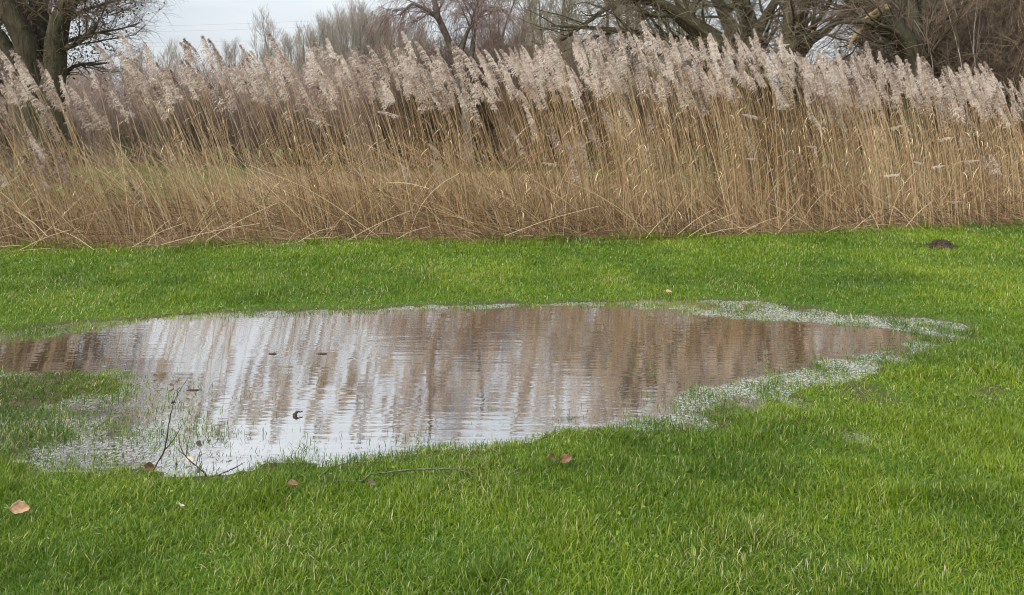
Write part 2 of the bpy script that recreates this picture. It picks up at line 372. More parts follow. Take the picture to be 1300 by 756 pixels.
# flat clover and daisy leaves between the blades
nw_ = 5200; yy = np.sqrt(rng.uniform(2.2**2, 10.5**2, nw_)); xx = rng.uniform(-1, 1, nw_)*(yy*0.7+0.6); hh, s1_, s2_, _ = terrain(xx, yy)
kw = (s2_ > 0.05) & (yy < reed_line(xx)) & (vnoise(xx, yy, 1.3, 71)+0.25*vnoise(xx, yy, 6, 72) > 0.55); xx, yy, hh = xx[kw], yy[kw], hh[kw]; nw_ = len(xx)
c_ = np.stack([xx, yy, hh+rng.uniform(0.02, 0.05, nw_)], -1); t_ = nrm(rng.normal(0, 1, (nw_, 3))*np.array([1, 1, .35])); q_ = nrm(np.cross(t_, rng.normal(0, .35, (nw_, 3))+np.array([0, 0, 1.0]))); l_ = rng.uniform(.006, .013, nw_)[:, None]
GB.add(np.stack([c_-t_*l_, c_+q_*l_*.7, c_+t_*l_, c_-q_*l_*.7], 1).reshape(-1, 3), np.arange(4*nw_).reshape(-1, 4), np.repeat(rng.uniform(0.25, 0.9, nw_), 4))
o = obj("lawn_grass", GB.mesh("lawn_grass", M["grass"])); tag(o, "short wet green lawn grass around and standing in the puddle", "grass", kind="stuff")

# ------------------------------------------------------------------ reeds
def plume_template(nb, nsp, seed):
    """seed head of length 1 along +Z, hairs streaming to -X"""
    r = np.random.default_rng(seed); Vs = []; As = []
    rot = r.uniform(-0.25, 0.25)
    axis_b = r.uniform(0.10, 0.28)                                  # nodding of the axis to -X
    def ax(s): return np.array([-axis_b*s*s, 0.03*math.sin(3*s+seed), s*(1-0.1*s)])
    for k in range(nb):
        s = (k+r.uniform(0, 1))/nb; s = s**0.9
        L = (0.40*(1-s)**0.9+0.05)*r.uniform(0.6, 1.15)
        if s < 0.12: L *= 0.75
        az = math.pi+r.normal(0, 0.75)                              # mostly down wind
        up = r.uniform(0.35, 0.9)
        p = ax(s); d = np.array([math.cos(az)*math.cos(up), math.sin(az)*math.cos(up)*0.8, math.sin(up)])
        n = 5; pts = [p]
        for q in range(n):
            d = d+np.array([-0.13, 0, -0.27]) * (0.6+0.7*q/n)+r.normal(0, 0.05, 3); d /= np.linalg.norm(d)
            pts.append(pts[-1]+d*L/n)
        pts = np.array(pts)
        col_b = r.normal(0, 0.10)
        for q in range(nsp):
            u = (q+r.uniform(0.2, 1))/nsp; f = u*n; i0 = min(int(f), n-1)
            c = pts[i0]+(pts[i0+1]-pts[i0])*(f-i0)
            t = nrm(pts[i0+1]-pts[i0]+r.normal(0, 0.06, 3)+np.array([0, 0, -0.02]))
            l = r.uniform(0.08, 0.17)*(0.9 if nsp > 8 else 1.1); wd = r.uniform(0.006, 0.011)*(1.0 if nsp > 8 else 1.35)
            sd = nrm(np.cross(t, r.normal(0, 1, 3)))
            c = c+r.normal(0, 0.006, 3)
            Vs += [c-t*l*0.4, c+sd*wd, c+t*l*0.6, c-sd*wd]
            As += [np.clip(0.55+col_b+r.normal(0, 0.14)-0.25*(s > 0.8)*1.0*r.random(), 0, 1)]*4
    V = np.array(Vs); Q = np.arange(len(V)).reshape(-1, 4)
    # rachis
    sa = np.linspace(0, 1, 7); P = np.array([ax(s) for s in sa])[None]; R = np.linspace(0.006, 0.002, 7)[None]
    V2, Q2 = tubes(P, R, 3)
    return np.concatenate([V, V2]), np.concatenate([Q, Q2+len(V)]), np.concatenate([np.array(As), np.full(len(V2), 0.35)])
PL_NEAR = [plume_template(38, 13, 100+k) for k in range(8)]
PL_FAR = [plume_template(34, 8, 200+k) for k in range(10)]

def stem_curve(H, lean, bend, az, K):
    """arrays -> (n,K,3): a stalk rooted at 0 leaning towards az and bending more near the top"""
    t = np.linspace(0, 1, K)[None, :]
    d = H[:, None]*(np.tan(lean)[:, None]*t+bend[:, None]*t**2.6)
    z = H[:, None]*t-H[:, None]*0.35*(bend[:, None]**2)*t**4
    return np.stack([np.cos(az)[:, None]*d, np.sin(az)[:, None]*d, z], -1)

def dry_leaves(P, n, r):
    """n dry strap leaves hanging off the stalks P"""
    Nn, K = P.shape[:2]
    i = r.integers(0, Nn, n); t = r.uniform(0.25, 0.92, n)*(K-1); k = t.astype(int); f = (t-k)[:, None]
    p = P[i, k]*(1-f)+P[i, np.minimum(k+1, K-1)]*f
    az = math.pi+r.normal(0, 1.0, n); L = r.uniform(0.14, 0.34, n); el = r.uniform(0.2, 1.0, n)
    KK = 4; pts = [p]; d = np.stack([np.cos(az)*np.cos(el), np.sin(az)*np.cos(el), np.sin(el)], -1)
    for _ in range(KK-1):
        d = nrm(d+np.array([-0.1, 0, -0.55])); pts.append(pts[-1]+d*(L/(KK-1))[:, None])
    C = np.stack(pts, 1); sd = nrm(np.cross(d, np.array([0, 0, 1.0])+0*d))[:, None, :]*np.array([0.6, 1, 0.7, 0.1])[None, :, None]*0.005
    V = np.stack([C-sd, C+sd], 2); q = np.stack([2*np.arange(KK-1), 2*np.arange(KK-1)+1, 2*np.arange(KK-1)+3, 2*np.arange(KK-1)+2], -1)
    Q = (np.arange(n)[:, None, None]*2*KK+q[None]).reshape(-1, 4)
    return V.reshape(-1, 3), Q, np.repeat(r.uniform(0.45, 1.0, n), 2*KK)

TIPX = np.array([-200, 0, 50, 110, 160, 205, 265, 310, 350, 420, 510, 560, 620, 700, 745, 800, 855, 920, 960, 1000, 1040, 1110, 1160, 1200, 1240, 1300, 1450])
TIPY = np.array([85, 78, 62, 95, 55, 58, 44, 52, 52, 60, 60, 66, 62, 54, 52, 42, 46, 56, 48, 60, 68, 72, 78, 92, 88, 98, 105])
LEANX = np.array([-200, 0, 120, 200, 330, 500, 650, 800, 1000, 1150, 1300])
LEAND = np.array([22, 21, 22, 19, 16, 12, 8, 5, 4, 4, 5.0])*math.pi/180
DENX = np.array([-300, -20, 90, 125, 150, 240, 275, 400, 520, 600, 680, 1300, 1600])
DEN = np.array([75, 85, 90, 66, 27, 33, 66, 72, 73, 86, 95, 95, 90.0])
DEPX = np.array([-300, 250, 500, 700, 1600]); DEP = np.array([1.5, 1.7, 2.2, 3.4, 3.4])

n = 34000
bx = rng.uniform(-9.0, 10.2, n); bd = rng.random(n)
fr_y = reed_line(bx); pxc = XC+F*bx/fr_y
dep = np.interp(pxc, DEPX, DEP); by = fr_y+0.06+bd*dep
pxb = XC+F*bx/by
lean = np.interp(pxb, LEANX, LEAND)+rng.normal(0, 0.065, n)+0.16*(vnoise(bx, by, 1.1, 55)-0.5)
clump = vnoise(bx, by, 1.6, 12)
clump2 = vnoise(bx, by*0.6, 4.5, 13); dens = np.interp(pxb, DENX, DEN)*(0.25+0.9*clump+0.7*clump2)
keep = rng.random(n) < dens*dep*19.2/n
bx, by, bd, pxb, lean, dep, fr_y = (q[keep] for q in (bx, by, bd, pxb, lean, dep, fr_y)); n = len(bx)
dfront = by-fr_y
# height so that the tallest tips meet the photographed skyline at the column where the leaning tip ends up
ptip = pxb-F*(2.4*np.tan(lean))/by-10
Htop = CAM_H+(YH-np.interp(ptip, TIPX, TIPY))/F*(fr_y+0.5*dep)
rel = np.where(rng.random(n) < np.interp(pxb, [100, 300, 550, 700], [.42, .32, .29, .22]), 0.76+0.28*rng.random(n), rng.uniform(0.36, 0.76, n))
H = Htop*rel; plumed = rng.random(n) < np.where(rel > 0.765, 0.88, np.where(pxb < 140, 0.5, 0.03))
bend = np.abs(rng.normal(0.05, 0.03, n))+0.06*smooth01((pxb-350)/300); az = math.pi+rng.normal(0, 0.35, n)
PLEN = rng.uniform(0.24, 0.48, n)
Hs = np.where(plumed, H-PLEN*0.92, H)
zb = terrain(bx, by)[0]-0.02
K = 7
# the 300 plumed stalks that show largest: nearest rows, spread along the bank
score = dfront+rng.uniform(0, 0.55, n)+np.where(rel < 0.8, 0.5, 0); cand = np.where(plumed & (np.abs(pxb-650) < 720))[0]
SINGLE = cand[np.argsort(score[cand])[:285]]
single = np.zeros(n, bool); single[SINGLE] = True

bulk = ~single
P = stem_curve(Hs[bulk], lean[bulk], bend[bulk], az[bulk], K)+np.stack([bx, by, zb], -1)[bulk][:, None, :]
R = np.linspace(1, 0.5, K)[None, :]*(0.0022+0.0046*rng.random(bulk.sum())**2)[:, None]
RB = MB()
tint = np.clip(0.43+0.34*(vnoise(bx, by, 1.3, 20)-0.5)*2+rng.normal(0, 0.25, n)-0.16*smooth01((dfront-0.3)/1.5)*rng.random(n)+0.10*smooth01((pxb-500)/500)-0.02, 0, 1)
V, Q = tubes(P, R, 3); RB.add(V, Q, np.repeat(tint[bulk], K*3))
V, Q, A = dry_leaves(P, 5200, rng); RB.add(V, Q, A)
nb_ = 8200
qx = rng.uniform(-9, 10.2, nb_); qf = reed_line(qx); qp = XC+F*qx/qf; qd = rng.random(nb_)**1.2*np.where(qp < 640, 4.2, 1.2); qy = qf+0.03+qd
kq = rng.random(nb_) < np.interp(qp, [150, 200, 380, 430, 560, 700, 1300], [.95, .6, .6, .9, 0.9, 0.35, 0.25]); qx, qy, qp = qx[kq], qy[kq], qp[kq]; nb_ = len(qx)
qa = np.where(rng.random(nb_) < 0.75, math.pi+rng.normal(0, 0.5, nb_), rng.uniform(0, 6.28, nb_))
P2 = stem_curve(rng.uniform(0.3, 1.4, nb_)*np.interp(qp, [0, 640, 800], [1, 1, .75]), np.clip(np.abs(rng.normal(0.42, 0.3, nb_)), 0, 1.2), rng.uniform(0, 0.5, nb_), qa, K)+np.stack([qx, qy, terrain(qx, qy)[0]-0.01], -1)[:, None, :]
P2[..., 1] = np.maximum(P2[..., 1], reed_line(P2[..., 0])-0.05); P2[..., 2] = np.maximum(P2[..., 2], 0.02)
V, Q = tubes(P2, np.linspace(1, 0.6, K)[None, :]*(0.0018+0.004*rng.random(nb_)[:, None]**2.5), 3); RB.add(V, Q, np.repeat(np.clip(rng.normal(0.46, 0.25, nb_), 0, 1), K*3))
stuff_stems = RB.mesh("reed_bed", M["reed_stem"], True)
def plume_frame(P, az):
    T = nrm(P[:, -1]-P[:, -2]); B = nrm(np.cross(T, np.stack([np.cos(az), np.sin(az), 0*az], -1))); 
    A = np.cross(B, T)                                            # lee side, perpendicular to the tip
    return np.stack([-A, B*-1, T], -1)                            # columns: local X (-lee), Y, Z
PB = MB(); bi = np.where(bulk)[0]; pb = plumed[bulk]
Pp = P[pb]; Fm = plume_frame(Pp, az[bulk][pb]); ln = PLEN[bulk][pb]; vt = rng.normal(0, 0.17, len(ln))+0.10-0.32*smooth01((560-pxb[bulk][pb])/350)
pick = rng.integers(0, len(PL_FAR), len(ln))
for k, (V0, Q0, A0) in enumerate(PL_FAR):
    s = pick == k; m_ = s.sum()
    if not m_: continue
    V = np.einsum('nij,nvj->nvi', Fm[s], V0[None]*np.stack([rng.uniform(.5, 1.1, m_), rng.uniform(.5, 1.05, m_), np.ones(m_)], -1)[:, None, :])*ln[s][:, None, None]+Pp[s][:, -1][:, None, :]
    Q = (np.arange(m_)[:, None, None]*len(V0)+Q0[None]).reshape(-1, 4)
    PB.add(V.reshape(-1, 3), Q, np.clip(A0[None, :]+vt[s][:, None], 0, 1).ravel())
rb = obj("reed_bed", stuff_stems)
tag(rb, "dense mass of dry tan reed stalks filling the bank behind the front row", "reeds", kind="stuff")
pl = obj("plumes", PB.mesh("reed_bed_plumes", M["reed_plume"]), rb); pl["kind"] = "stuff"
print("reeds", n, "plumed", plumed.sum(), "bulk plumes", pb.sum())

# individual reeds: variants by lean, each stalk + plume; copies share their mesh data
VAR = []
for k in range(14):
    r = np.random.default_rng(500+k); le = np.array([2+1.7*k])*math.pi/180; be = np.array([r.uniform(0.02, 0.09)])
    P1 = stem_curve(np.array([2.2]), le, be, np.array([math.pi]), 11)
    sb = MB(); V, Q = tubes(P1, np.linspace(0.0046, 0.0022, 11)[None], 5); sb.add(V, Q, np.full(len(V), 0.55))
    V, Q, A = dry_leaves(P1, int(r.integers(1, 4)), r); sb.add(V, Q, A)
    pbm = MB(); V0, Q0, A0 = PL_NEAR[k % 8]; Fm1 = plume_frame(P1, np.array([math.pi]))[0]
    wv = r.uniform(.65, 1.05); pbm.add((Fm1@(V0*np.array([wv, wv, 1])).T).T*r.uniform(.30, .44)+P1[0, -1], Q0, np.clip(A0+r.normal(0, .08), 0, 1))
    VAR.append((sb.mesh("stem", M["reed_stem"], True), pbm.mesh("plume", M["reed_plume"]), float(le[0])))
LAB_R = "tall dry reed with a feathery pinkish plume in the front of the reed bed"
protos = {}
def put_reed(name, k, loc, s, rz, label, group):
    if k in protos:
        o = copy_tree(protos[k])
    else:
        o = empty(name); obj("stem", VAR[k][0], o); obj("plume", VAR[k][1], o); protos[k] = o
    o.name = name; o.location = loc; o.scale = (s, s, s); o.rotation_euler = (0, 0, rz)
    tag(o, label, "reed", group); return o
for q in SINGLE:
    k = int(np.clip(round((lean[q]/math.pi*180-2)/1.7+rng.normal(0, 0.6)), 0, 13))
    put_reed("reed", k, (bx[q], by[q], zb[q]), float(H[q]/2.57), float(az[q]-math.pi), LAB_R, "plumed reeds along the front of the reed bed")

# snapped reeds whose plumes hang below the main band
def bent_reed(pts, yy, plen, seed, label):
    Pw = np.array([at(x, y, yy+dy) for x, y, dy in pts]); b0 = Pw[0].copy(); Pw = Pw-b0
    C = resample(Pw, 10)[None]; o = empty("bent_reed", b0)
    V, Q = tubes(C, np.linspace(0.0045, 0.002, 10)[None], 5); sb = MB(); sb.add(V, Q, 0.6); obj("stem", sb.mesh("stem", M["reed_stem"], True), o)
    V0, Q0, A0 = PL_NEAR[seed % 8]; T = nrm(C[0, -1]-C[0, -2]); up = np.array([0, 0, 1.0]); B = nrm(np.cross(T, up)); A = np.cross(B, T)
    Fm1 = np.stack([A, B, T], -1)
    pm = MB(); pm.add((Fm1@(V0*np.array([0.6, 0.6, 1])).T).T*plen+C[0, -1], Q0, np.clip(A0+0.15, 0, 1)); obj("plume", pm.mesh("plume", M["reed_plume"]), o)
    tag(o, label, "reed", "snapped reeds with hanging plumes"); return o
LAB_B = "snapped reed whose pale plume hangs sideways below the main plume band"
for k, (x, y, sgn, pl_) in enumerate([(498, 150, -1, .30), (400, 158, -1, .22), (955, 152, -1, .28), (1137, 166, 1, .24), (1200, 180, 1, .22), (1232, 208, 1, .22), (1165, 210, -1, .22), (1190, 215, 1, .2), (1130, 226, 1, .22), (700, 212, -1, .24), (1030, 190, -1, .2), (1215, 259, 1, .18), (165, 148, -1, .25), (952, 205, -1, .18)]):
    X0, yy = ground_pt(x, 303); yy = float(reed_line(np.array([X0]))[0])-0.02
    gy_ = YH+CAM_H*F/yy
    bent_reed([(x-sgn*14, gy_, 0.06), (x-sgn*18, (gy_+y)*0.5, 0.03), (x-sgn*16, y-8+6, 0), (x-sgn*8, y-3, -0.02)], yy, pl_, k, LAB_B)

# ------------------------------------------------------------------ fallen dead reed at the foot
n = 9000
lx = rng.uniform(-9, 10.2, n); fl = reed_line(lx); pxl = XC+F*lx/fl
depth = np.where(pxl < 620, 5.5, 2.4); ld = rng.random(n)**1.5*depth-0.06; ly = fl+ld
hump = (0.46-0.20*smooth01((pxl-600)/300))*(0.5+1.0*vnoise(lx, ly, 0.9, 31))
kp = rng.random(n) < np.where(pxl < 620, 1, 0.75); lx, ly, hump, pxl, ld = (q[kp] for q in (lx, ly, hump, pxl, ld)); n = len(lx)
z0 = rng.random(n)**1.6*hump*np.clip((ld+0.1)/0.25, 0.1, 1)
az_ = np.where(rng.random(n) < 0.6, math.pi+rng.normal(0, 0.6, n), rng.uniform(0, 2*math.pi, n)); el = np.abs(rng.normal(0.18, 0.35, n))
L = rng.uniform(0.2, 0.95, n)*np.where(rng.random(n) < 0.2, 1.4, 0.8)
t = np.linspace(0, 1, 4)[None, :]; sag = rng.uniform(0, 0.5, n)
dx = L[:, None]*t*np.cos(el)[:, None]; dz = L[:, None]*(t*np.sin(el)[:, None]-sag[:, None]*0.5*t*t)
P = np.stack([lx[:, None]+np.cos(az_)[:, None]*dx, ly[:, None]+np.sin(az_)[:, None]*dx*0.7, np.maximum(z0[:, None]+dz, 0.01)+0.03], -1)
dlim = reed_line(P[..., 0])-0.10-0.35*np.maximum(rng.random((n, 1))-0.80, 0)/0.2*rng.random((n, 1))
P[..., 1] = np.maximum(P[..., 1], dlim+rng.uniform(0, 0.12, n)[:, None])
V, Q = tubes(P, np.linspace(1, 0.7, 4)[None]*rng.uniform(0.0022, 0.0042, n)[:, None], 3)
LB = MB(); LB.add(V, Q, np.repeat(np.clip(0.45+0.55*(vnoise(lx, ly, 1.9, 81)-0.5)+rng.normal(0, 0.26, n), 0, 1), 12))
o = obj("reed_litter", LB.mesh("reed_litter", M["litter"])); tag(o, "tangled brown litter of broken dead reeds along the edge of the lawn", "reed litter", kind="stuff")
for (x0, y0, x1, y1) in [(168, 314, 236, 283), (262, 306, 352, 258), (205, 311, 330, 284), (378, 308, 425, 288), (430, 312, 520, 268), (545, 240, 490, 232), (860, 298, 910, 264), (640, 300, 760, 262), (1105, 247, 1175, 293), (1150, 288, 1185, 255), (1040, 297, 985, 262), (60, 300, 20, 268), (935, 300, 990, 275), (872, 302, 935, 270), (900, 303, 880, 268), (888, 300, 960, 288), (955, 301, 905, 272), (985, 300, 1012, 270), (820, 303, 850, 272), (1118, 296, 1100, 262), (1160, 292, 1135, 262), (460, 308, 485, 284), (455, 310, 440, 282), (500, 306, 545, 288), (25, 318, 90, 292), (120, 318, 70, 290)]:
    Xa, Ya = ground_pt(x0, 308); Ya = float(reed_line(np.array([Xa]))[0])-0.06
    pts = np.array([at(x0, y0, Ya), at((x0+x1)/2, (y0+y1)/2-3, Ya+0.05), at(x1, y1, Ya+0.12)]); b0 = pts[0].copy()
    C = resample(pts-b0, 6)[None]; V, Q = tubes(C, np.linspace(0.0046, 0.0032, 6)[None], 5); fb = MB(); fb.add(V, Q, 0.93)
    o = obj("fallen_reed", fb.mesh("fallen_reed", M["litter"], True), None, b0)
    tag(o, "single pale broken reed stalk leaning across the litter at the reed foot", "reed", "pale broken stalks across the litter")

# ------------------------------------------------------------------ trees
def children(r, P, R, M_, t0, t1, L0, L1, ang, K, up=0.0, wob=0.15, rs=0.6, rmin=0.003, bias=None, droop=0.0):
    Nn, Kp = P.shape[:2]
    seg = np.linalg.norm(np.diff(P, axis=1), axis=2).sum(1); w = seg/seg.sum()
    i = r.choice(Nn, M_, p=w); t = r.uniform(t0, t1, M_)
    f = t*(Kp-1); k = np.minimum(f.astype(int), Kp-2); u = (f-k)[:, None]
    p = P[i, k]*(1-u)+P[i, k+1]*u; tan = nrm(P[i, k+1]-P[i, k]); rad = R[i, k]*(1-u[:, 0])+R[i, k+1]*u[:, 0]
    perp = nrm(np.cross(tan, r.normal(0, 1, (M_, 3)))); a = r.normal(ang, 0.2, M_)[:, None]
    d = nrm(np.cos(a)*tan+np.sin(a)*perp)
    if bias is not None: d = nrm(d+np.array(bias))
    L = r.uniform(L0, L1, M_)*(1-0.4*t); pts = [p]
    for q in range(K-1):
        d = nrm(d+r.normal(0, wob, (M_, 3))+np.array([0, 0, up-droop*(q+1)/K])); pts.append(pts[-1]+d*(L/(K-1))[:, None])
    C = np.stack(pts, 1); r0 = np.maximum(np.minimum(rad*rs, L*0.028), rmin)
    return C, np.maximum(r0[:, None]*np.linspace(1, 0.25, K)[None], rmin*0.6)

def limb_set(limbs, K=14):
    A = [resample(np.array(l, float), K) for l in limbs]; A = np.array(A)
    return A[:, :, :3], A[:, :, 3]

def roughen(r, P, R, amt):
    P = P.copy(); P[:, 1:] += r.normal(0, 1, P[:, 1:].shape)*R[:, 1:, None]*amt; return P

def photo_tree(name, seed, Y, limbs, levels, bark, twig, label, cat="tree", thick=1.0):
    """limbs: lists of (photo col, photo row, radius in px, depth offset m)"""
    r = np.random.default_rng(seed); s = Y/F
    L = [[(*at(x, y, Y+dy), rad*s*thick) for x, y, rad, dy in l] for l in limbs]
    base = np.array([L[0][0][0], L[0][0][1], 0.0])
    P, R = limb_set(L); P = roughen(r, P, R, 0.10)-base
    o = empty(name, base)
    tm = MB(); V, Q = tubes(P, R, 14); tm.add(V, Q)
    sets = [(P, R)]; cm = MB()
    for lv in levels:
        lv = dict(lv); par = lv.pop("of", -1); S = lv.pop("S", 3); solid = lv.pop("trunk", False)
        C, RR = children(r, *sets[par], **lv); sets.append((C, RR))
        V, Q = tubes(C, RR, S); tgt = tm if solid else cm
        tgt.add(V, Q, np.repeat(np.clip(r.normal(0.5, 0.22, len(C)), 0, 1), C.shape[1]*S))
    obj("trunk", tm.mesh("trunk", M[bark], True), o); obj("crown", cm.mesh("crown", M[twig], True), o)
    tag(o, label, cat)
    return o, sets, base

# big many-stemmed willow, top left
left, lsets, lbase = photo_tree("willow_tree", 11, 20.0, [
    [(50, 250, 26, 0), (48, 165, 22, 0), (42, 100, 19, -.2), (30, 50, 16, -.4), (6, 2, 14, -.5), (-28, -60, 11, -.6), (-50, -170, 6, -.6)],
    [(58, 250, 26, .2), (60, 150, 20, .2), (60, 90, 18, .2), (53, 30, 15, .3), (46, -40, 12, .6), (58, -170, 6, 1.0)],
    [(64, 250, 24, 0), (67, 150, 18, -.1), (68, 92, 16, -.2), (71, 42, 15, -.2), (92, -4, 12, -.2), (125, -55, 9, -.2), (160, -150, 4, 0)],
    [(44, 250, 22, .3), (34, 130, 17, .4), (12, 72, 15, .5), (-25, 25, 12, .6), (-85, -35, 8, .8), (-150, -120, 4, 1.0)],
    [(54, 250, 20, .5), (50, 130, 16, .6), (40, 60, 14, .9), (20, -10, 11, 1.2), (15, -150, 5, 1.5)],
    [(72, 50, 10, 0), (100, -20, 8, .4), (135, -70, 6, .6), (165, -110, 4, .7), (190, -170, 2.4, .8)],
    [(70, 120, 8, 0), (78, 66, 4.5, -.2), (100, 54, 3, -.4), (118, 40, 2, -.5), (126, 24, 1.4, -.6)],
    [(72, 60, 8, .1), (86, 26, 4, .2), (110, 12, 2.6, .2), (140, 4, 1.6, .2), (170, -12, 1, .2)],
    [(70, 130, 6, .2), (84, 92, 3.2, .2), (98, 83, 2.6, .2), (118, 82, 2.2, .2), (138, 80, 1.6, .2)],
    ], [dict(M_=110, t0=.45, t1=1, L0=1.2, L1=3.2, ang=.8, K=6, up=.10, wob=.2, rs=.45, rmin=.008, S=5, trunk=True),
        dict(M_=1300, t0=.15, t1=1, L0=.5, L1=1.6, ang=.8, K=5, up=.03, wob=.25, rs=.5, rmin=.004, of=1),
        dict(M_=14000, t0=.1, t1=1, L0=.25, L1=.9, ang=.7, K=4, up=-.04, wob=.25, rs=.5, rmin=.0028, of=2),
        dict(M_=900, t0=.3, t1=1, L0=.3, L1=.9, ang=.9, K=4, up=0, wob=.3, rs=.5, rmin=.0035, of=0)],
    "willow_bark", "brown_twig", "massive old willow with several thick fused stems rising behind the reeds", "tree", .84)
# dead leaves clinging to its low right-hand branches
r = np.random.default_rng(5); Cc, _ = lsets[0]
leafb = Cc[6:9]; n = 1500; tt = r.uniform(.35, 1, n)*13; k = np.minimum(tt.astype(int), 12); bi_ = r.integers(0, 2, n)
p = leafb[bi_, k]+r.normal(0, 1, (n, 3))*np.array([.42, .35, .34]); t_ = nrm(r.normal(0, 1, (n, 3))); s_ = nrm(np.cross(t_, r.normal(0, 1, (n, 3)))); l = r.uniform(.025, .055, n)[:, None]
V = np.stack([p-t_*l, p+s_*l*.5, p+t_*l, p-s_*l*.5], 1).reshape(-1, 3); lm = MB(); lm.add(V, np.arange(len(V)).reshape(-1, 4), np.repeat(r.random(n), 4))
obj("leaves", lm.mesh("leaves", M["dead_leaf_dark"]), left)

def second_trunk():
    return photo_tree("willow_tree", 12, 21.5, [
        [(4, 245, 12, 0), (1, 150, 10, 0), (-14, 60, 8, .2), (-30, -60, 5, .4), (-38, -170, 2, .5)], [(0, 200, 8, 0), (-30, 110, 6, .3), (-70, 20, 4, .5), (-100, -90, 2, .5)]],
        [dict(M_=40, t0=.4, t1=1, L0=1, L1=2.5, ang=.7, K=6, up=.1, wob=.2, rs=.45, rmin=.006, S=4, trunk=True), dict(M_=1500, t0=.1, t1=1, L0=.3, L1=1.2, ang=.8, K=4, up=0, wob=.25, rs=.5, rmin=.003)],
        "dark_bark", "brown_twig", "narrow dark trunk at the left edge beside the massive old willow")
second_trunk()

TW = lambda n1, n2, n3, L=1.0, up=.05, droop=0., of0=0: [
    dict(M_=n1, t0=.3, t1=1, L0=1.0*L, L1=2.6*L, ang=.75, K=7, up=up, wob=.2, rs=.5, rmin=.009, S=5, trunk=True, of=of0),
    dict(M_=n2, t0=.1, t1=1, L0=.5*L, L1=1.7*L, ang=.75, K=5, up=up*.5, wob=.22, rs=.5, rmin=.005, droop=droop, of=1),
    dict(M_=n3, t0=.1, t1=1, L0=.25*L, L1=1.0*L, ang=.7, K=4, up=-.02, wob=.22, rs=.5, rmin=.003, droop=droop, of=2)]
# spreading tree in the middle right, long limbs sweeping left
photo_tree("spreading_tree", 21, 18.0, [
    [(955, 245, 26, 0), (950, 140, 22, 0), (940, 85, 14, 0), (915, 52, 9.5, .2), (880, 28, 7.5, .3), (840, 5, 6, .3), (790, -25, 6, .2), (720, -60, 3, 0)],
    [(962, 245, 24, .3), (958, 140, 20, .3), (955, 80, 15, .2), (952, 36, 12, 0), (938, -10, 9, -.3), (905, -80, 6, -.5), (880, -170, 3, -.6)],
    [(960, 200, 16, 0), (964, 90, 12, -.1), (958, 45, 8, -.3), (972, 22, 6, -.4), (990, -4, 5, -.5), (1010, -50, 3, -.6)],
    [(945, 150, 14, .5), (915, 75, 9, .9), (868, 52, 6, 1.1), (820, 43, 4.4, 1.1), (780, 38, 3.4, 1.0), (742, 35, 2.6, .9), (700, 33, 1.6, .8)],
    [(940, 120, 12, .5), (880, 40, 8, 1.0), (830, 3, 5.5, 1.3), (785, 4, 4, 1.3), (757, 19, 3.2, 1.2), (735, 37, 2.6, 1.1), (712, 51, 1.8, 1.0)],
    [(930, 110, 10, -.5), (880, 70, 6, -.9), (840, 55, 3.6, -1.1), (800, 60, 2.4, -1.2), (760, 72, 1.4, -1.2)],
    [(958, 130, 12, 1.0), (925, 30, 9, 1.6), (890, -40, 6, 2.0), (850, -120, 3, 2.2)],
    ], TW(120, 1200, 9000, 1.0, .05, .10), "dark_bark", "olive_twig", "spreading bare tree whose long low limbs sweep left above the plumes")
# upright forked tree
photo_tree("forked_tree", 22, 17.0, [
    [(1012, 245, 20, 0), (1010, 140, 17, 0), (1008, 80, 13, 0), (1002, 46, 9, 0), (1004, 10, 7.5, .1), (998, -60, 5, .2), (990, -160, 2.5, .3)],
    [(1016, 230, 15, .1), (1015, 110, 12, .1), (1016, 68, 9, 0), (1031, 50, 6.5, -.2), (1052, 36, 5, -.3), (1078, 10, 3.6, -.4), (1105, -40, 2.4, -.4)],
    [(1010, 150, 12, .2), (1012, 70, 9, .2), (1017, 30, 6, .3), (1025, 5, 5, .4), (1038, -60, 3.4, .5), (1042, -150, 1.6, .6)],
    [(1006, 150, 10, -.1), (1000, 88, 7, -.2), (1004, 62, 5, -.2), (1026, 40, 3.4, -.5), (1050, 10, 2.4, -.6), (1060, -30, 1.6, -.6)],
    ], TW(60, 600, 4200, .9, .08, .04), "dark_bark", "olive_twig", "upright bare tree forking into slim stems above the tallest plume")
# big leaning tree with a snapped limb
big, bsets, bb = photo_tree("old_tree", 23, 16.0, [
    [(1166, 245, 26, 0), (1163, 120, 20, 0), (1160, 50, 14, 0), (1152, 5, 10, .1), (1146, -60, 7, .2), (1140, -170, 3, .3)],
    [(1160, 240, 24, .1), (1158, 110, 18, 0), (1150, 48, 13, -.1), (1130, 32, 11, -.2), (1110, 20, 10, -.3), (1086, 0, 9, -.4), (1050, -40, 6, -.5), (1000, -110, 3, -.5)],
    [(1170, 200, 16, .2), (1172, 60, 12, .2), (1178, 0, 9, .4), (1190, -80, 5, .6), (1200, -160, 2.5, .6)],
    [(1158, 120, 12, -.2), (1150, 58, 5, -.4), (1137, 41, 3.2, -.6), (1116, 32, 2.8, -.7), (1080, 28, 2.4, -.7), (1056, 31, 2.0, -.7), (1040, 44, 1.4, -.7)],
    ], TW(70, 650, 4800, 1.0, .03, .06), "dark_bark", "brown_twig", "old leaning tree with a pale snapped limb hanging from its crown")
r = np.random.default_rng(77); s = 16.0/F
Pb, Rb = limb_set([[(*at(1126, 11, 15.55), 5*s), (*at(1112, 18, 15.5), 4.4*s), (*at(1096, 30, 15.42), 3.6*s), (*at(1086, 44, 15.4), 2.8*s), (*at(1078, 60, 15.4), 1.6*s)],
                   [(*at(1124, 10, 15.55), 4*s), (*at(1108, 17, 15.45), 2.6*s), (*at(1098, 24, 15.4), 1.6*s), (*at(1094, 25, 15.4), 1.2*s), (*at(1090, 27, 15.4), .5*s)]], 12)
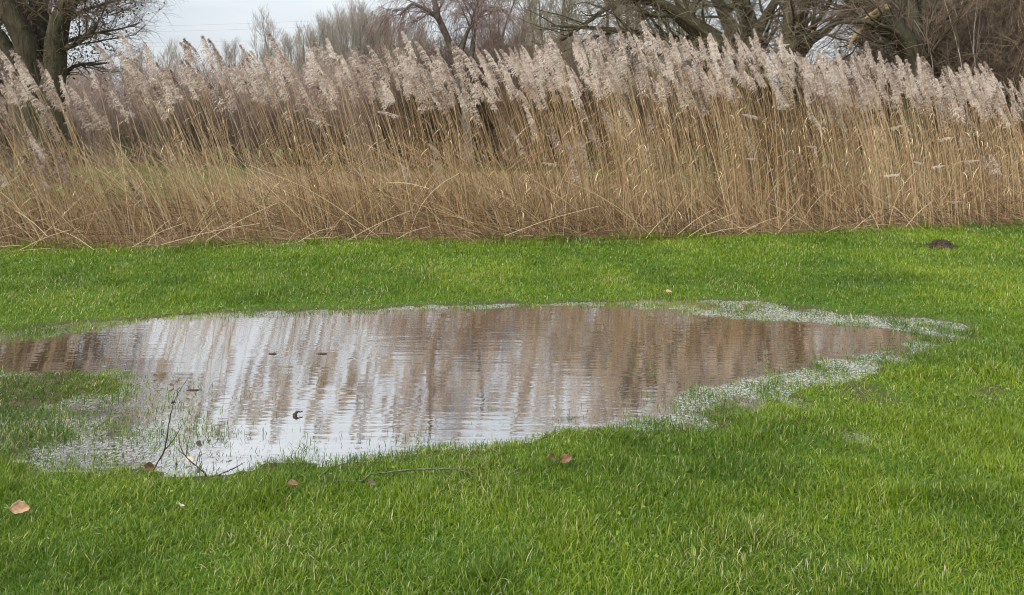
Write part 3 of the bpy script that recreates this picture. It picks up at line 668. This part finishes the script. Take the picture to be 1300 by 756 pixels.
bm_ = MB(); V, Q = tubes(roughen(r, Pb, Rb, .22)-bb, Rb, 8); bm_.add(V, Q)
o = obj("broken_limb", bm_.mesh("broken_limb", M["splintered_wood"], True), big); o["label"] = "snapped limb with pale splintered wood"

# birch with hanging twigs, centre
photo_tree("weeping_birch", 31, 25.0, [
    [(600, 225, 7, 0), (588, 120, 6, 0), (572, 55, 4.5, 0), (556, 22, 3.6, .1), (548, -30, 2.8, .2), (545, -120, 1.4, .2)],
    [(590, 130, 4, .1), (600, 60, 3, .3), (606, 0, 2.2, .4), (615, -90, 1.2, .5)],
    [(572, 55, 3.5, 0), (545, 14, 2.2, -.3), (522, 6, 1.6, -.5), (508, 20, 1.0, -.6)],
    [(580, 90, 3, 0), (600, 30, 2.2, -.4), (625, 8, 1.6, -.6), (645, 16, 1, -.7)]],
    [dict(M_=70, t0=.35, t1=1, L0=.8, L1=2.0, ang=.8, K=6, up=.02, wob=.15, rs=.5, rmin=.010, S=4, trunk=True, of=0),
     dict(M_=900, t0=.2, t1=1, L0=.6, L1=1.8, ang=.6, K=6, up=-.1, wob=.12, rs=.5, rmin=.005, droop=.55, of=1),
     dict(M_=5000, t0=.1, t1=1, L0=.3, L1=1.0, ang=.5, K=4, up=-.1, wob=.12, rs=.6, rmin=.0045, droop=.45, of=2)],
    "birch_bark", "birch_twig", "slender birch with pale stem and drooping purplish twigs behind the reeds")

# ---- generic bare trees and shrubs, built once per kind and copied
def bare_tree_meshes(seed, Ht, bark, twig, upright=1.0, n=(26, 260, 1800), rmin=.012, r0=None):
    r = np.random.default_rng(seed); r0 = r0 or Ht*0.016
    limbs = [[(0, 0, 0, r0), (r.normal(0, .1), r.normal(0, .1), Ht*.3, r0*.8), (r.normal(0, .25), r.normal(0, .25), Ht*.65, r0*.5), (r.normal(0, .4), r.normal(0, .4), Ht, r0*.12)]]
    for _ in range(3):
        a_ = r.uniform(0, 6.28); q = r.uniform(.08, .2)*Ht/upright
        limbs.append([(0, 0, Ht*.12, r0*.7), (math.cos(a_)*q*.4, math.sin(a_)*q*.4, Ht*.35, r0*.5), (math.cos(a_)*q*.8, math.sin(a_)*q*.8, Ht*.62, r0*.32), (math.cos(a_)*q, math.sin(a_)*q, Ht*r.uniform(.82, .97), r0*.1)])
    P, R = limb_set(limbs, 10); tm = MB(); V, Q = tubes(P, R, 6); tm.add(V, Q)
    cm = MB(); par = (P, R)
    for lv, (m_, l0, l1, K, an) in enumerate(((n[0], .12*Ht, .28*Ht, 6, .6), (n[1], .06*Ht, .15*Ht, 5, .55), (n[2], .03*Ht, .09*Ht, 4, .55))):
        C, RR = children(r, *par, m_, .25 if lv == 0 else .1, 1, l0, l1, an, K, up=.14*upright, wob=.12, rs=.5, rmin=rmin*(1.6 if lv == 0 else 1))
        V, Q = tubes(C, RR, 3); cm.add(V, Q, np.repeat(np.clip(r.normal(.5, .22, len(C)), 0, 1), C.shape[1]*3)); par = (C, RR)
    return tm.mesh("trunk", M[bark], True), cm.mesh("crown", M[twig], True)
def shrub_mesh(seed, Ht, wide, twig, n=(34, 420, 2600), rmin=.004, lean=0.0):
    r = np.random.default_rng(seed); k = n[0]; a_ = r.uniform(0, 6.28, k); q = np.sqrt(r.random(k))*wide
    h = Ht*r.uniform(.6, 1, k); P = []; R = []
    for i_ in range(k):
        b_ = np.array([math.cos(a_[i_])*q[i_]*.25, math.sin(a_[i_])*q[i_]*.25, 0]); e = np.array([math.cos(a_[i_])*q[i_]+lean*h[i_], math.sin(a_[i_])*q[i_], h[i_]])
        mid = (b_+e)/2+r.normal(0, .1, 3)+np.array([0, 0, .1*h[i_]])
        c = resample(np.array([b_, mid, e]), 8); P.append(c); R.append(np.linspace(.022, .006, 8))
    P = np.array(P); R = np.array(R); cm = MB(); V, Q = tubes(P, R, 4); cm.add(V, Q, np.repeat(r.random(k)*.6+.3, 32)); par = (P, R)
    for (m_, l0, l1, K) in ((n[1], .15*Ht, .4*Ht, 5), (n[2], .06*Ht, .22*Ht, 4)):
        C, RR = children(r, *par, m_, .15, 1, l0, l1, .6, K, up=.05, wob=.2, rs=.5, rmin=rmin)
        V, Q = tubes(C, RR, 3); cm.add(V, Q, np.repeat(np.clip(r.normal(.5, .25, len(C)), 0, 1), C.shape[1]*3)); par = (C, RR)
    return cm.mesh("bare_shrub", M[twig], True)

def plant_row(name, meshes, spots, cat, group, labels):
    first = {}
    for q, (x, y, s_, rz) in enumerate(spots):
        k = q % len(meshes); me = meshes[k]
        if isinstance(me, tuple):
            if k not in first:
                o = empty(name); obj("trunk", me[0], o); obj("crown", me[1], o); first[k] = o
            else: o = copy_tree(first[k])
        else:
            o = obj(name, me)
        o.name = name; o.location = (x, y, 0.0); o.scale = (s_, s_, s_); o.rotation_euler = (0, 0, rz)
        tag(o, labels if isinstance(labels, str) else labels[q], cat, group)
def spot(px, Y, top, Ht, j=0.0):
    """a plant standing at photo column px, distance Y, top at photo row top; Ht is the mesh height"""
    return (((px-XC)/F)*Y, Y, (CAM_H+(YH-top)/F*Y)/Ht, float(rng.uniform(0, 6.28)))

far_meshes = [bare_tree_meshes(60+k, 12.0, "grey_bark", "grey_twig", 1.9, (40, 420, 2200), .009, .16) for k in range(3)]
plant_row("bare_tree", far_meshes, [spot(338, 62, 28, 12)], "tree", None, ["lone pale bare tree standing left of the far grove"])
plant_row("bare_tree", far_meshes, [spot(px, Y, tp, 12) for px, Y, tp in [
    (385, 66, 46), (402, 60, 36), (418, 68, 30), (433, 62, 24), (447, 70, 18), (460, 63, 22), (472, 70, 17), (486, 64, 28), (498, 72, 30), (512, 66, 42), (528, 74, 46), (372, 74, 52), (394, 78, 44), (410, 80, 40), (426, 76, 30), (440, 80, 28), (455, 78, 26), (467, 82, 24), (480, 78, 26), (492, 82, 34), (504, 80, 40), (520, 82, 44), (540, 78, 48)]], "tree", "bare trees of the far grove", "slender grey bare tree in the far grove under open sky")
plant_row("bare_tree", [far_meshes[1]], [spot(px, Y, tp, 12) for px, Y, tp in [(215, 90, 62), (182, 84, 70), (300, 84, 62), (362, 80, 55), (286, 92, 66)]], "tree", "small far trees on the skyline", "small hazy bare tree low on the skyline behind the plumes")
mid_meshes = [bare_tree_meshes(80+k, 11.0, "dark_bark", "olive_twig", .8, (34, 380, 2400), .009) for k in range(3)]
plant_row("bare_tree", mid_meshes, [spot(px, Y, tp, 11) for px, Y, tp in [
    (640, 44, -20), (676, 50, -10), (712, 40, -40), (765, 40, -60), (818, 46, -60), (880, 50, -60), (1105, 52, -60), (1175, 44, -100), (1240, 40, -110), (1300, 36, -120)]], "tree", "tangled bare trees behind the reed bed", "tangled dark bare tree in the wood behind the right-hand reeds")
shr = [shrub_mesh(90+k, 3.6, 1.7, "purple_twig", rmin=.0055) for k in range(3)]
sp = []
for px in range(-50, 560, 21):
    Y = 27+6*rng.random(); tp = np.interp(px, [60, 100, 250, 330, 480, 560], [92, 86, 86, 92, 84, 76])+rng.uniform(-4, 10)
    sp.append(spot(px+rng.uniform(-6, 6), Y, tp, 3.6))
plant_row("bare_shrub", shr, sp, "shrub", "purple-brown shrubs across the field", "leafless purplish-brown shrub in the hedge across the field")
shr2 = [shrub_mesh(95+k, 4.6, 1.6, "brown_twig", (36, 460, 3000), rmin=.006) for k in range(2)]
plant_row("bare_shrub", shr2, [spot(px+rng.uniform(-8, 8), 24+5*rng.random(), np.interp(px, [520, 600, 720, 900, 1000, 1200], [74, 62, 66, 90, 104, 84])+rng.uniform(-8, 8), 4.6) for px in range(525, 1130, 27)]+[spot(px+rng.uniform(-6, 6), 31+4*rng.random(), np.interp(px, [470, 540, 640, 740], [86, 64, 58, 62])+rng.uniform(-8, 8), 4.6) for px in range(478, 740, 19)], "shrub", "brown shrubs behind the reeds", "leafless dull brown shrub close behind the reed bed")
shr3 = [shrub_mesh(99+k, 5.0, 1.5, "brown_twig", (40, 520, 4200), rmin=.0045, lean=-.10) for k in range(2)]
plant_row("thicket_shrub", shr3, [spot(px, Y, tp, 5.0) for px, Y, tp in [(1185, 17.5, -30), (1215, 16.5, -50), (1240, 18, -70), (1268, 16.6, -60), (1295, 17.6, -80), (1330, 16.8, -60), (1140, 19, 10)]], "shrub", "tall brown thicket at the right", "tall dense brown thicket shrub right of the old leaning tree")
# pale arching canes in front of the thicket
cm = [(1228, 250, 1222, 90, 1190, -30), (1252, 250, 1236, 60, 1246, -40), (1212, 250, 1180, 60, 1160, 25), (1270, 250, 1240, 95, 1225, 10), (1210, 250, 1176, 70, 1164, 40), (1240, 250, 1215, 60, 1208, 0)]
for k, q in enumerate(cm):
    Yc = 15.4+.15*k; pts = np.array([(*at(q[0], 250, Yc),), (*at(q[2]+6, q[3]+60, Yc),), (*at(q[2], q[3], Yc-.1),), (*at(q[4], q[5], Yc-.2),)]); b0 = pts[0].copy(); b0[2] = 0; 
    C = resample(pts-b0, 12)[None]; V, Q = tubes(C, np.linspace(.013, .005, 12)[None], 5); fb = MB(); fb.add(V, Q, 0.9)
    o = obj("cane", fb.mesh("cane", M["grey_twig"], True), None, b0); tag(o, "long pale bare cane arching in front of the brown thicket", "cane", "pale canes before the thicket")

# ------------------------------------------------------------------ power lines
for k, (ya, yb, yr, lab) in enumerate([(36, 33, 22, "highest of the thin power lines crossing the pale sky"), (44, 40, 30, "second highest thin power line crossing the pale sky"), (56, 54, 46, "third thin power line down in the pale sky"), (60, 59, 51, "lowest of the thin power lines crossing the pale sky")]):
    Yl = 150+2*k; xs = np.array([-700, -300, 0, 220, 420, 600, 900, 1400]); ys = np.interp(xs, [-700, 0, 220, 420, 1400], [ya-14, ya, yb, yr+4, yr-30])
    pts = np.array([at(x, y, Yl) for x, y in zip(xs, ys)]); b0 = pts[0].copy(); C = resample(pts-b0, 24)[None]
    V, Q = tubes(C, np.full((1, 24), 0.018), 5); fb = MB(); fb.add(V, Q); o = obj("power_line", fb.mesh("power_line", M["wire"], True), None, b0); tag(o, lab, "power line", "power lines across the sky")

# ------------------------------------------------------------------ sticks, leaves, molehill
def gz(x, y): return float(terrain(np.array([x]), np.array([y]))[0][0])
def stick(name, polys, mat, label, Y0=None, cat="twig", group=None, lift=0.0, thick=1.15):
    """polys: lists of (col, row, height m, radius m) seen at their ground row -> points above the ground"""
    x0, y0 = ground_pt(polys[0][0][0], polys[0][0][1]); z0 = max(gz(x0, y0), 0.0)
    Yb = y0 if Y0 is None else Y0
    fb = MB()
    for pl_ in polys:
        pts = []
        for x, y, dy, rad in pl_:
            p = at(x, y, Yb+dy); pts.append((p[0]-x0, p[1]-y0, p[2]-z0+lift, rad*thick))
        A = resample(np.array(pts), max(6, 4*len(pts))); A[1:-1, :3] += rng.normal(0, .35, A[1:-1, :3].shape)*A[1:-1, 3:]; A[1:-1, 3] *= rng.uniform(.75, 1.25, len(A)-2); V, Q = tubes(A[None, :, :3], A[None, :, 3], 5); fb.add(V, Q)
    o = obj(name, fb.mesh(name, M[mat], True), None, (x0, y0, z0)); tag(o, label, cat, group); return o
stick("bare_twig", [[(195, 597, 0, .0035), (208, 573, 0, .003), (214, 540, .01, .0025), (217, 525, .01, .0022), (222, 508, .02, .0016), (238, 481, .03, .0008)], [(208, 573, 0, .0022), (222, 556, -.01, .0018), (231, 539, -.02, .0008)], [(195, 596, 0, .002), (206, 603, .0, .002), (217, 608, .0, .001)], [(217, 512, .02, .003), (220, 510, .02, .004), (223, 512, .02, .002)]], "twig_dark", "tall thin bare twig sticking up at the near edge of the puddle")
stick("bare_twig", [[(266, 607, 0, .003), (252, 594, 0, .0028), (236, 580, .01, .0022), (229, 568, .02, .0016), (227, 552, .02, .0008)], [(236, 580, .01, .0018), (239, 562, .02, .0012), (243, 546, .03, .0006)], [(236, 580, .0, .0014), (226, 571, -.01, .001), (219, 562, -.02, .0006)], [(249, 591, 0, .0016), (252, 580, .01, .001), (262, 575, .01, .0006)], [(252, 594, 0, .0015), (256, 586, 0, .0012), (253, 575, 0, .0007)]], "twig_dark", "forked bare twig with clinging leaf leaning from the puddle edge")
stick("bare_twig", [[(270, 606, 0, .003), (286, 600, 0, .003), (300, 593, .0, .0022), (311, 587, .0, .0008)], [(301, 593, 0, .0012), (301, 585, 0, .0008), (300, 580, 0, .0005)]], "twig_dark", "short low bare twig lying right of the forked twig")
st = stick("fallen_stick", [[(421, 622, 0, .003), (440, 621, 0, .0042), (461, 620, .01, .004), (468, 614, .02, .004), (485, 611, .02, .004), (520, 607, .02, .005), (555, 606, .02, .0045), (575, 606, .02, .004), (590, 609, .01, .003), (603, 614, .0, .0022), (612, 620, .0, .001)]], "stick_lichen", "long curved lichen-grey stick lying across the near lawn", cat="stick", lift=.036, thick=.8)
stick("fallen_stick", [[(406, 619, 0, .004), (412, 614, .0, .0035), (418, 609, .0, .0015)]], "stick_lichen", "short grey stick beside the left end of the long curved stick", cat="stick", lift=.05)
for (x, y, hw, lab) in [(408, 449, 7, "dark sliver of wood floating farthest right on the puddle"), (346, 449, 5, "tiny dark sliver of wood floating on the far bright water"), (245, 495, 8, "dark stick floating at the edge of the drowned grass")]:
    stick("floating_stick", [[(x-hw, y+.6, 0, .003), (x, y, 0, .005), (x+hw, y+.2, 0, .003)]], "twig_dark", lab, cat="stick")
stick("floating_stick", [[(373, 528, 0, .007), (375, 525, .0, .008), (378, 523, .01, .004), (384, 523, .02, .003)], [(375, 525, 0, .004), (376, 530, 0, .006), (375, 531, 0, .003)]], "twig_dark", "small dark curled piece of wood standing in the bright water", cat="stick")

def dead_leaf(x, y, size, mat, label, tilt, rz, curl=.5, lift=.035):
    """a real lamina: ovate outline, cupped, with thickness, midrib and stalk"""
    X0, Y0 = ground_pt(x, y); z0 = max(gz(X0, Y0), 0)+lift
    nu, nv = 13, 9; V = []
    for side in (0, 1):
        for i_ in range(nu):
            u = i_/(nu-1); w = (math.sin(math.pi*u**.8)**.8)*.36*(1+.12*math.sin(u*23+x))+.004
            for j_ in range(nv):
                s_ = (j_/(nv-1))*2-1
                V.append(((u-.5)*size, s_*w*size, (abs(s_)**1.6*curl*w+.25*curl*(u-.5)**2*1.6+.03*math.sin(9*u+4*s_+x))*size-(0.0012 if side else 0)))
    Q = []
    for side in (0, 1):
        o_ = side*nu*nv
        for i_ in range(nu-1):
            for j_ in range(nv-1):
                a_ = o_+i_*nv+j_; q = [a_, a_+nv, a_+nv+1, a_+1]; Q.append(q if not side else q[::-1])
    for i_ in range(nu-1):
        for j_ in (0, nv-1):
            a_ = i_*nv+j_; Q.append([a_, a_+nv, a_+nv+nu*nv, a_+nu*nv])
    V = np.array(V)*0.82; size *= 0.82
    fb = MB(); fb.add(V, Q)
    P = np.array([[(-.5*size, 0, .1*curl*size), (-.62*size, .02*size, .1*curl*size), (-.78*size, .06*size, .04*size)]]); V2, Q2 = tubes(P, np.array([[.0012, .001, .0008]]), 4); fb.add(V2, Q2)
    o = obj("dead_leaf", fb.mesh("dead_leaf", M[mat], True), None, (X0, Y0, z0)); o.rotation_euler = (tilt[0], tilt[1], rz); tag(o, label, "leaf"); return o
dead_leaf(25, 675, .085, "leaf_tan", "large tan dead leaf propped up at the bottom left", (.75, .25, 0), .5, .7, .055)
dead_leaf(230, 668, .045, "leaf_pale", "small pale straw-coloured leaf lying in the near grass", (.6, .2, 0), 2.0, .4, .05)
dead_leaf(699, 604, .075, "leaf_brown", "orange-brown dead leaf, left one of the close pair in the lawn", (.9, .3, 0), 1.2, .7, .05)
dead_leaf(719, 607, .07, "leaf_brown", "orange-brown dead leaf, right one of the close pair in the lawn", (.7, -.3, 0), .3, .8, .05)
dead_leaf(189, 610, .06, "leaf_brown", "dark brown leaf standing at the foot of the tall twig", (1.2, .5, 0), .8, .6, .05)
dead_leaf(252, 580, .05, "leaf_grey", "grey-brown leaf caught on the forked twig", (1.0, .8, 0), .9, .5, .06)
dead_leaf(241, 588, .05, "leaf_pale", "pale sodden leaf at the foot of the forked twig", (.3, .2, 0), .2, .3, .015)
dead_leaf(472, 634, .05, "leaf_grey", "small dark leaf below the long curved stick", (.5, .4, 0), .6, .5, .04)
dead_leaf(372, 636, .055, "leaf_brown", "reddish dead leaf half sunk in the grass left of the long stick", (.3, .2, 0), .2, .5, .045)
dead_leaf(849, 379, .07, "leaf_tan", "pale leaf on the far grassy shore of the puddle", (.4, .1, 0), 0, .3, .05)
for (x, y, lab) in [(197, 480, "black leaf scrap floating nearest the grass spit"), (218, 492, "black leaf scrap floating left of the floating dark stick")]:
    dead_leaf(x, y, .035, "leaf_grey", lab, (.5, .3, 0), .4, .8, .012)

# molehill
X0, Y0 = ground_pt(1195, 322); r = np.random.default_rng(3)
nr, na = 16, 40; V = []; Q = []
for i_ in range(nr):
    q = i_/(nr-1)
    for j_ in range(na):
        a_ = 2*math.pi*j_/na; rad = .21*q*(1+.18*math.sin(3*a_+1)+.1*math.sin(7*a_)); hh = .065*math.exp(-(q/.52)**4)*(1+.22*math.sin(3*a_+2))+r.normal(0, .012)*(1-.6*q)-.012*q
        V.append((rad*math.cos(a_), rad*.8*math.sin(a_), hh))
for i_ in range(nr-1):
    for j_ in range(na):
        a_ = i_*na+j_; b_ = i_*na+(j_+1) % na; Q.append([a_, b_, b_+na, a_+na])
fb = MB(); fb.add(V, Q)
for _ in range(170):                                                   # crumbs of soil, joined into the heap
    a_ = r.uniform(0, 6.28); q = min(abs(r.normal(.08, .06)), .175); sz = r.uniform(.005, .016); c = np.array([q*math.cos(a_)*1.1, q*.8*math.sin(a_), .065*math.exp(-(q/.11)**4)])
    cube = np.array([(x, y, z) for x in (-1, 1) for y in (-1, 1) for z in (-1, 1)])*sz*r.uniform(.6, 1.2, (8, 3))+c
    fb.add(cube, [[0, 1, 3, 2], [4, 6, 7, 5], [0, 4, 5, 1], [2, 3, 7, 6], [0, 2, 6, 4], [1, 5, 7, 3]])
o = obj("molehill", fb.mesh("molehill", M["soil"]), None, (X0, Y0, gz(X0, Y0)+.02)); tag(o, "small dark molehill of crumbly soil on the lawn before the reeds", "molehill")

# ------------------------------------------------------------------ daylight
SUN_EL, SUN_AZ = math.radians(38), math.radians(228)                   # behind the camera, slightly to its left
W.use_nodes = True; nt = W.node_tree; nt.nodes.clear()
wo = nt.nodes.new("ShaderNodeOutputWorld"); bg = nt.nodes.new("ShaderNodeBackground"); bg.inputs["Strength"].default_value = 0.10
sky = nt.nodes.new("ShaderNodeTexSky"); sky.sky_type = 'NISHITA'; sky.sun_disc = False; sky.sun_elevation = SUN_EL; sky.sun_rotation = SUN_AZ
tc = nt.nodes.new("ShaderNodeTexCoord"); sepn = nt.nodes.new("ShaderNodeSeparateXYZ"); nt.links.new(tc.outputs["Generated"], sepn.inputs[0])
mp = nt.nodes.new("ShaderNodeMapping"); mp.inputs["Scale"].default_value = (1.2, 1.2, 5); nt.links.new(tc.outputs["Generated"], mp.inputs[0])
cn = nt.nodes.new("ShaderNodeTexNoise"); cn.inputs["Scale"].default_value = 2.2; cn.inputs["Detail"].default_value = 6; nt.links.new(mp.outputs[0], cn.inputs["Vector"])
# overcast cloud layer, brighter overhead than at the horizon
el = nt.nodes.new("ShaderNodeMapRange"); nt.links.new(sepn.outputs[2], el.inputs[0]); el.inputs[1].default_value = 0; el.inputs[2].default_value = 1; el.inputs[3].default_value = 5.0; el.inputs[4].default_value = 15.0
cl = nt.nodes.new("ShaderNodeMapRange"); nt.links.new(cn.outputs["Fac"], cl.inputs[0]); cl.inputs[1].default_value = .3; cl.inputs[2].default_value = .7; cl.inputs[3].default_value = .9; cl.inputs[4].default_value = 1.08
lum = math_n(nt, 'MULTIPLY', el.outputs[0], cl.outputs[0])
vm = nt.nodes.new("ShaderNodeVectorMath"); vm.operation = 'SCALE'; vm.inputs[0].default_value = (0.94, 1.0, 1.055); nt.links.new(lum, vm.inputs["Scale"])
cf = nt.nodes.new("ShaderNodeMapRange"); nt.links.new(cn.outputs["Fac"], cf.inputs[0]); cf.inputs[1].default_value = .3; cf.inputs[2].default_value = .6; cf.inputs[3].default_value = .80; cf.inputs[4].default_value = .97
skc = mixc(nt, cf.outputs[0], sky.outputs[0], vm.outputs[0])
nt.links.new(skc, bg.inputs[0]); nt.links.new(bg.outputs[0], wo.inputs[0])
sd = bpy.data.lights.new("sun", 'SUN'); sd.energy = 2.5; sd.angle = math.radians(9); sd.color = (1.0, .95, .88)
so = bpy.data.objects.new("sun", sd); col.objects.link(so)
so.rotation_euler = (math.pi/2-SUN_EL, 0, math.pi-SUN_AZ)

sc.view_settings.view_transform = 'Standard'; sc.view_settings.look = 'None'; sc.view_settings.exposure = 0.5; sc.view_settings.gamma = 1.0
sc.render.engine = 'CYCLES'; sc.cycles.max_bounces = 6; sc.cycles.diffuse_bounces = 3; sc.cycles.glossy_bounces = 3; sc.cycles.transmission_bounces = 3
sc.cycles.use_denoising = True; sc.cycles.denoiser = 'OPENIMAGEDENOISE'; sc.cycles.denoising_input_passes = 'RGB_ALBEDO_NORMAL'; sc.cycles.denoising_prefilter = 'ACCURATE'; sc.cycles.filter_width = 1.1
print("tris ~", sum(len(m_.polygons) for m_ in bpy.data.meshes)*2)
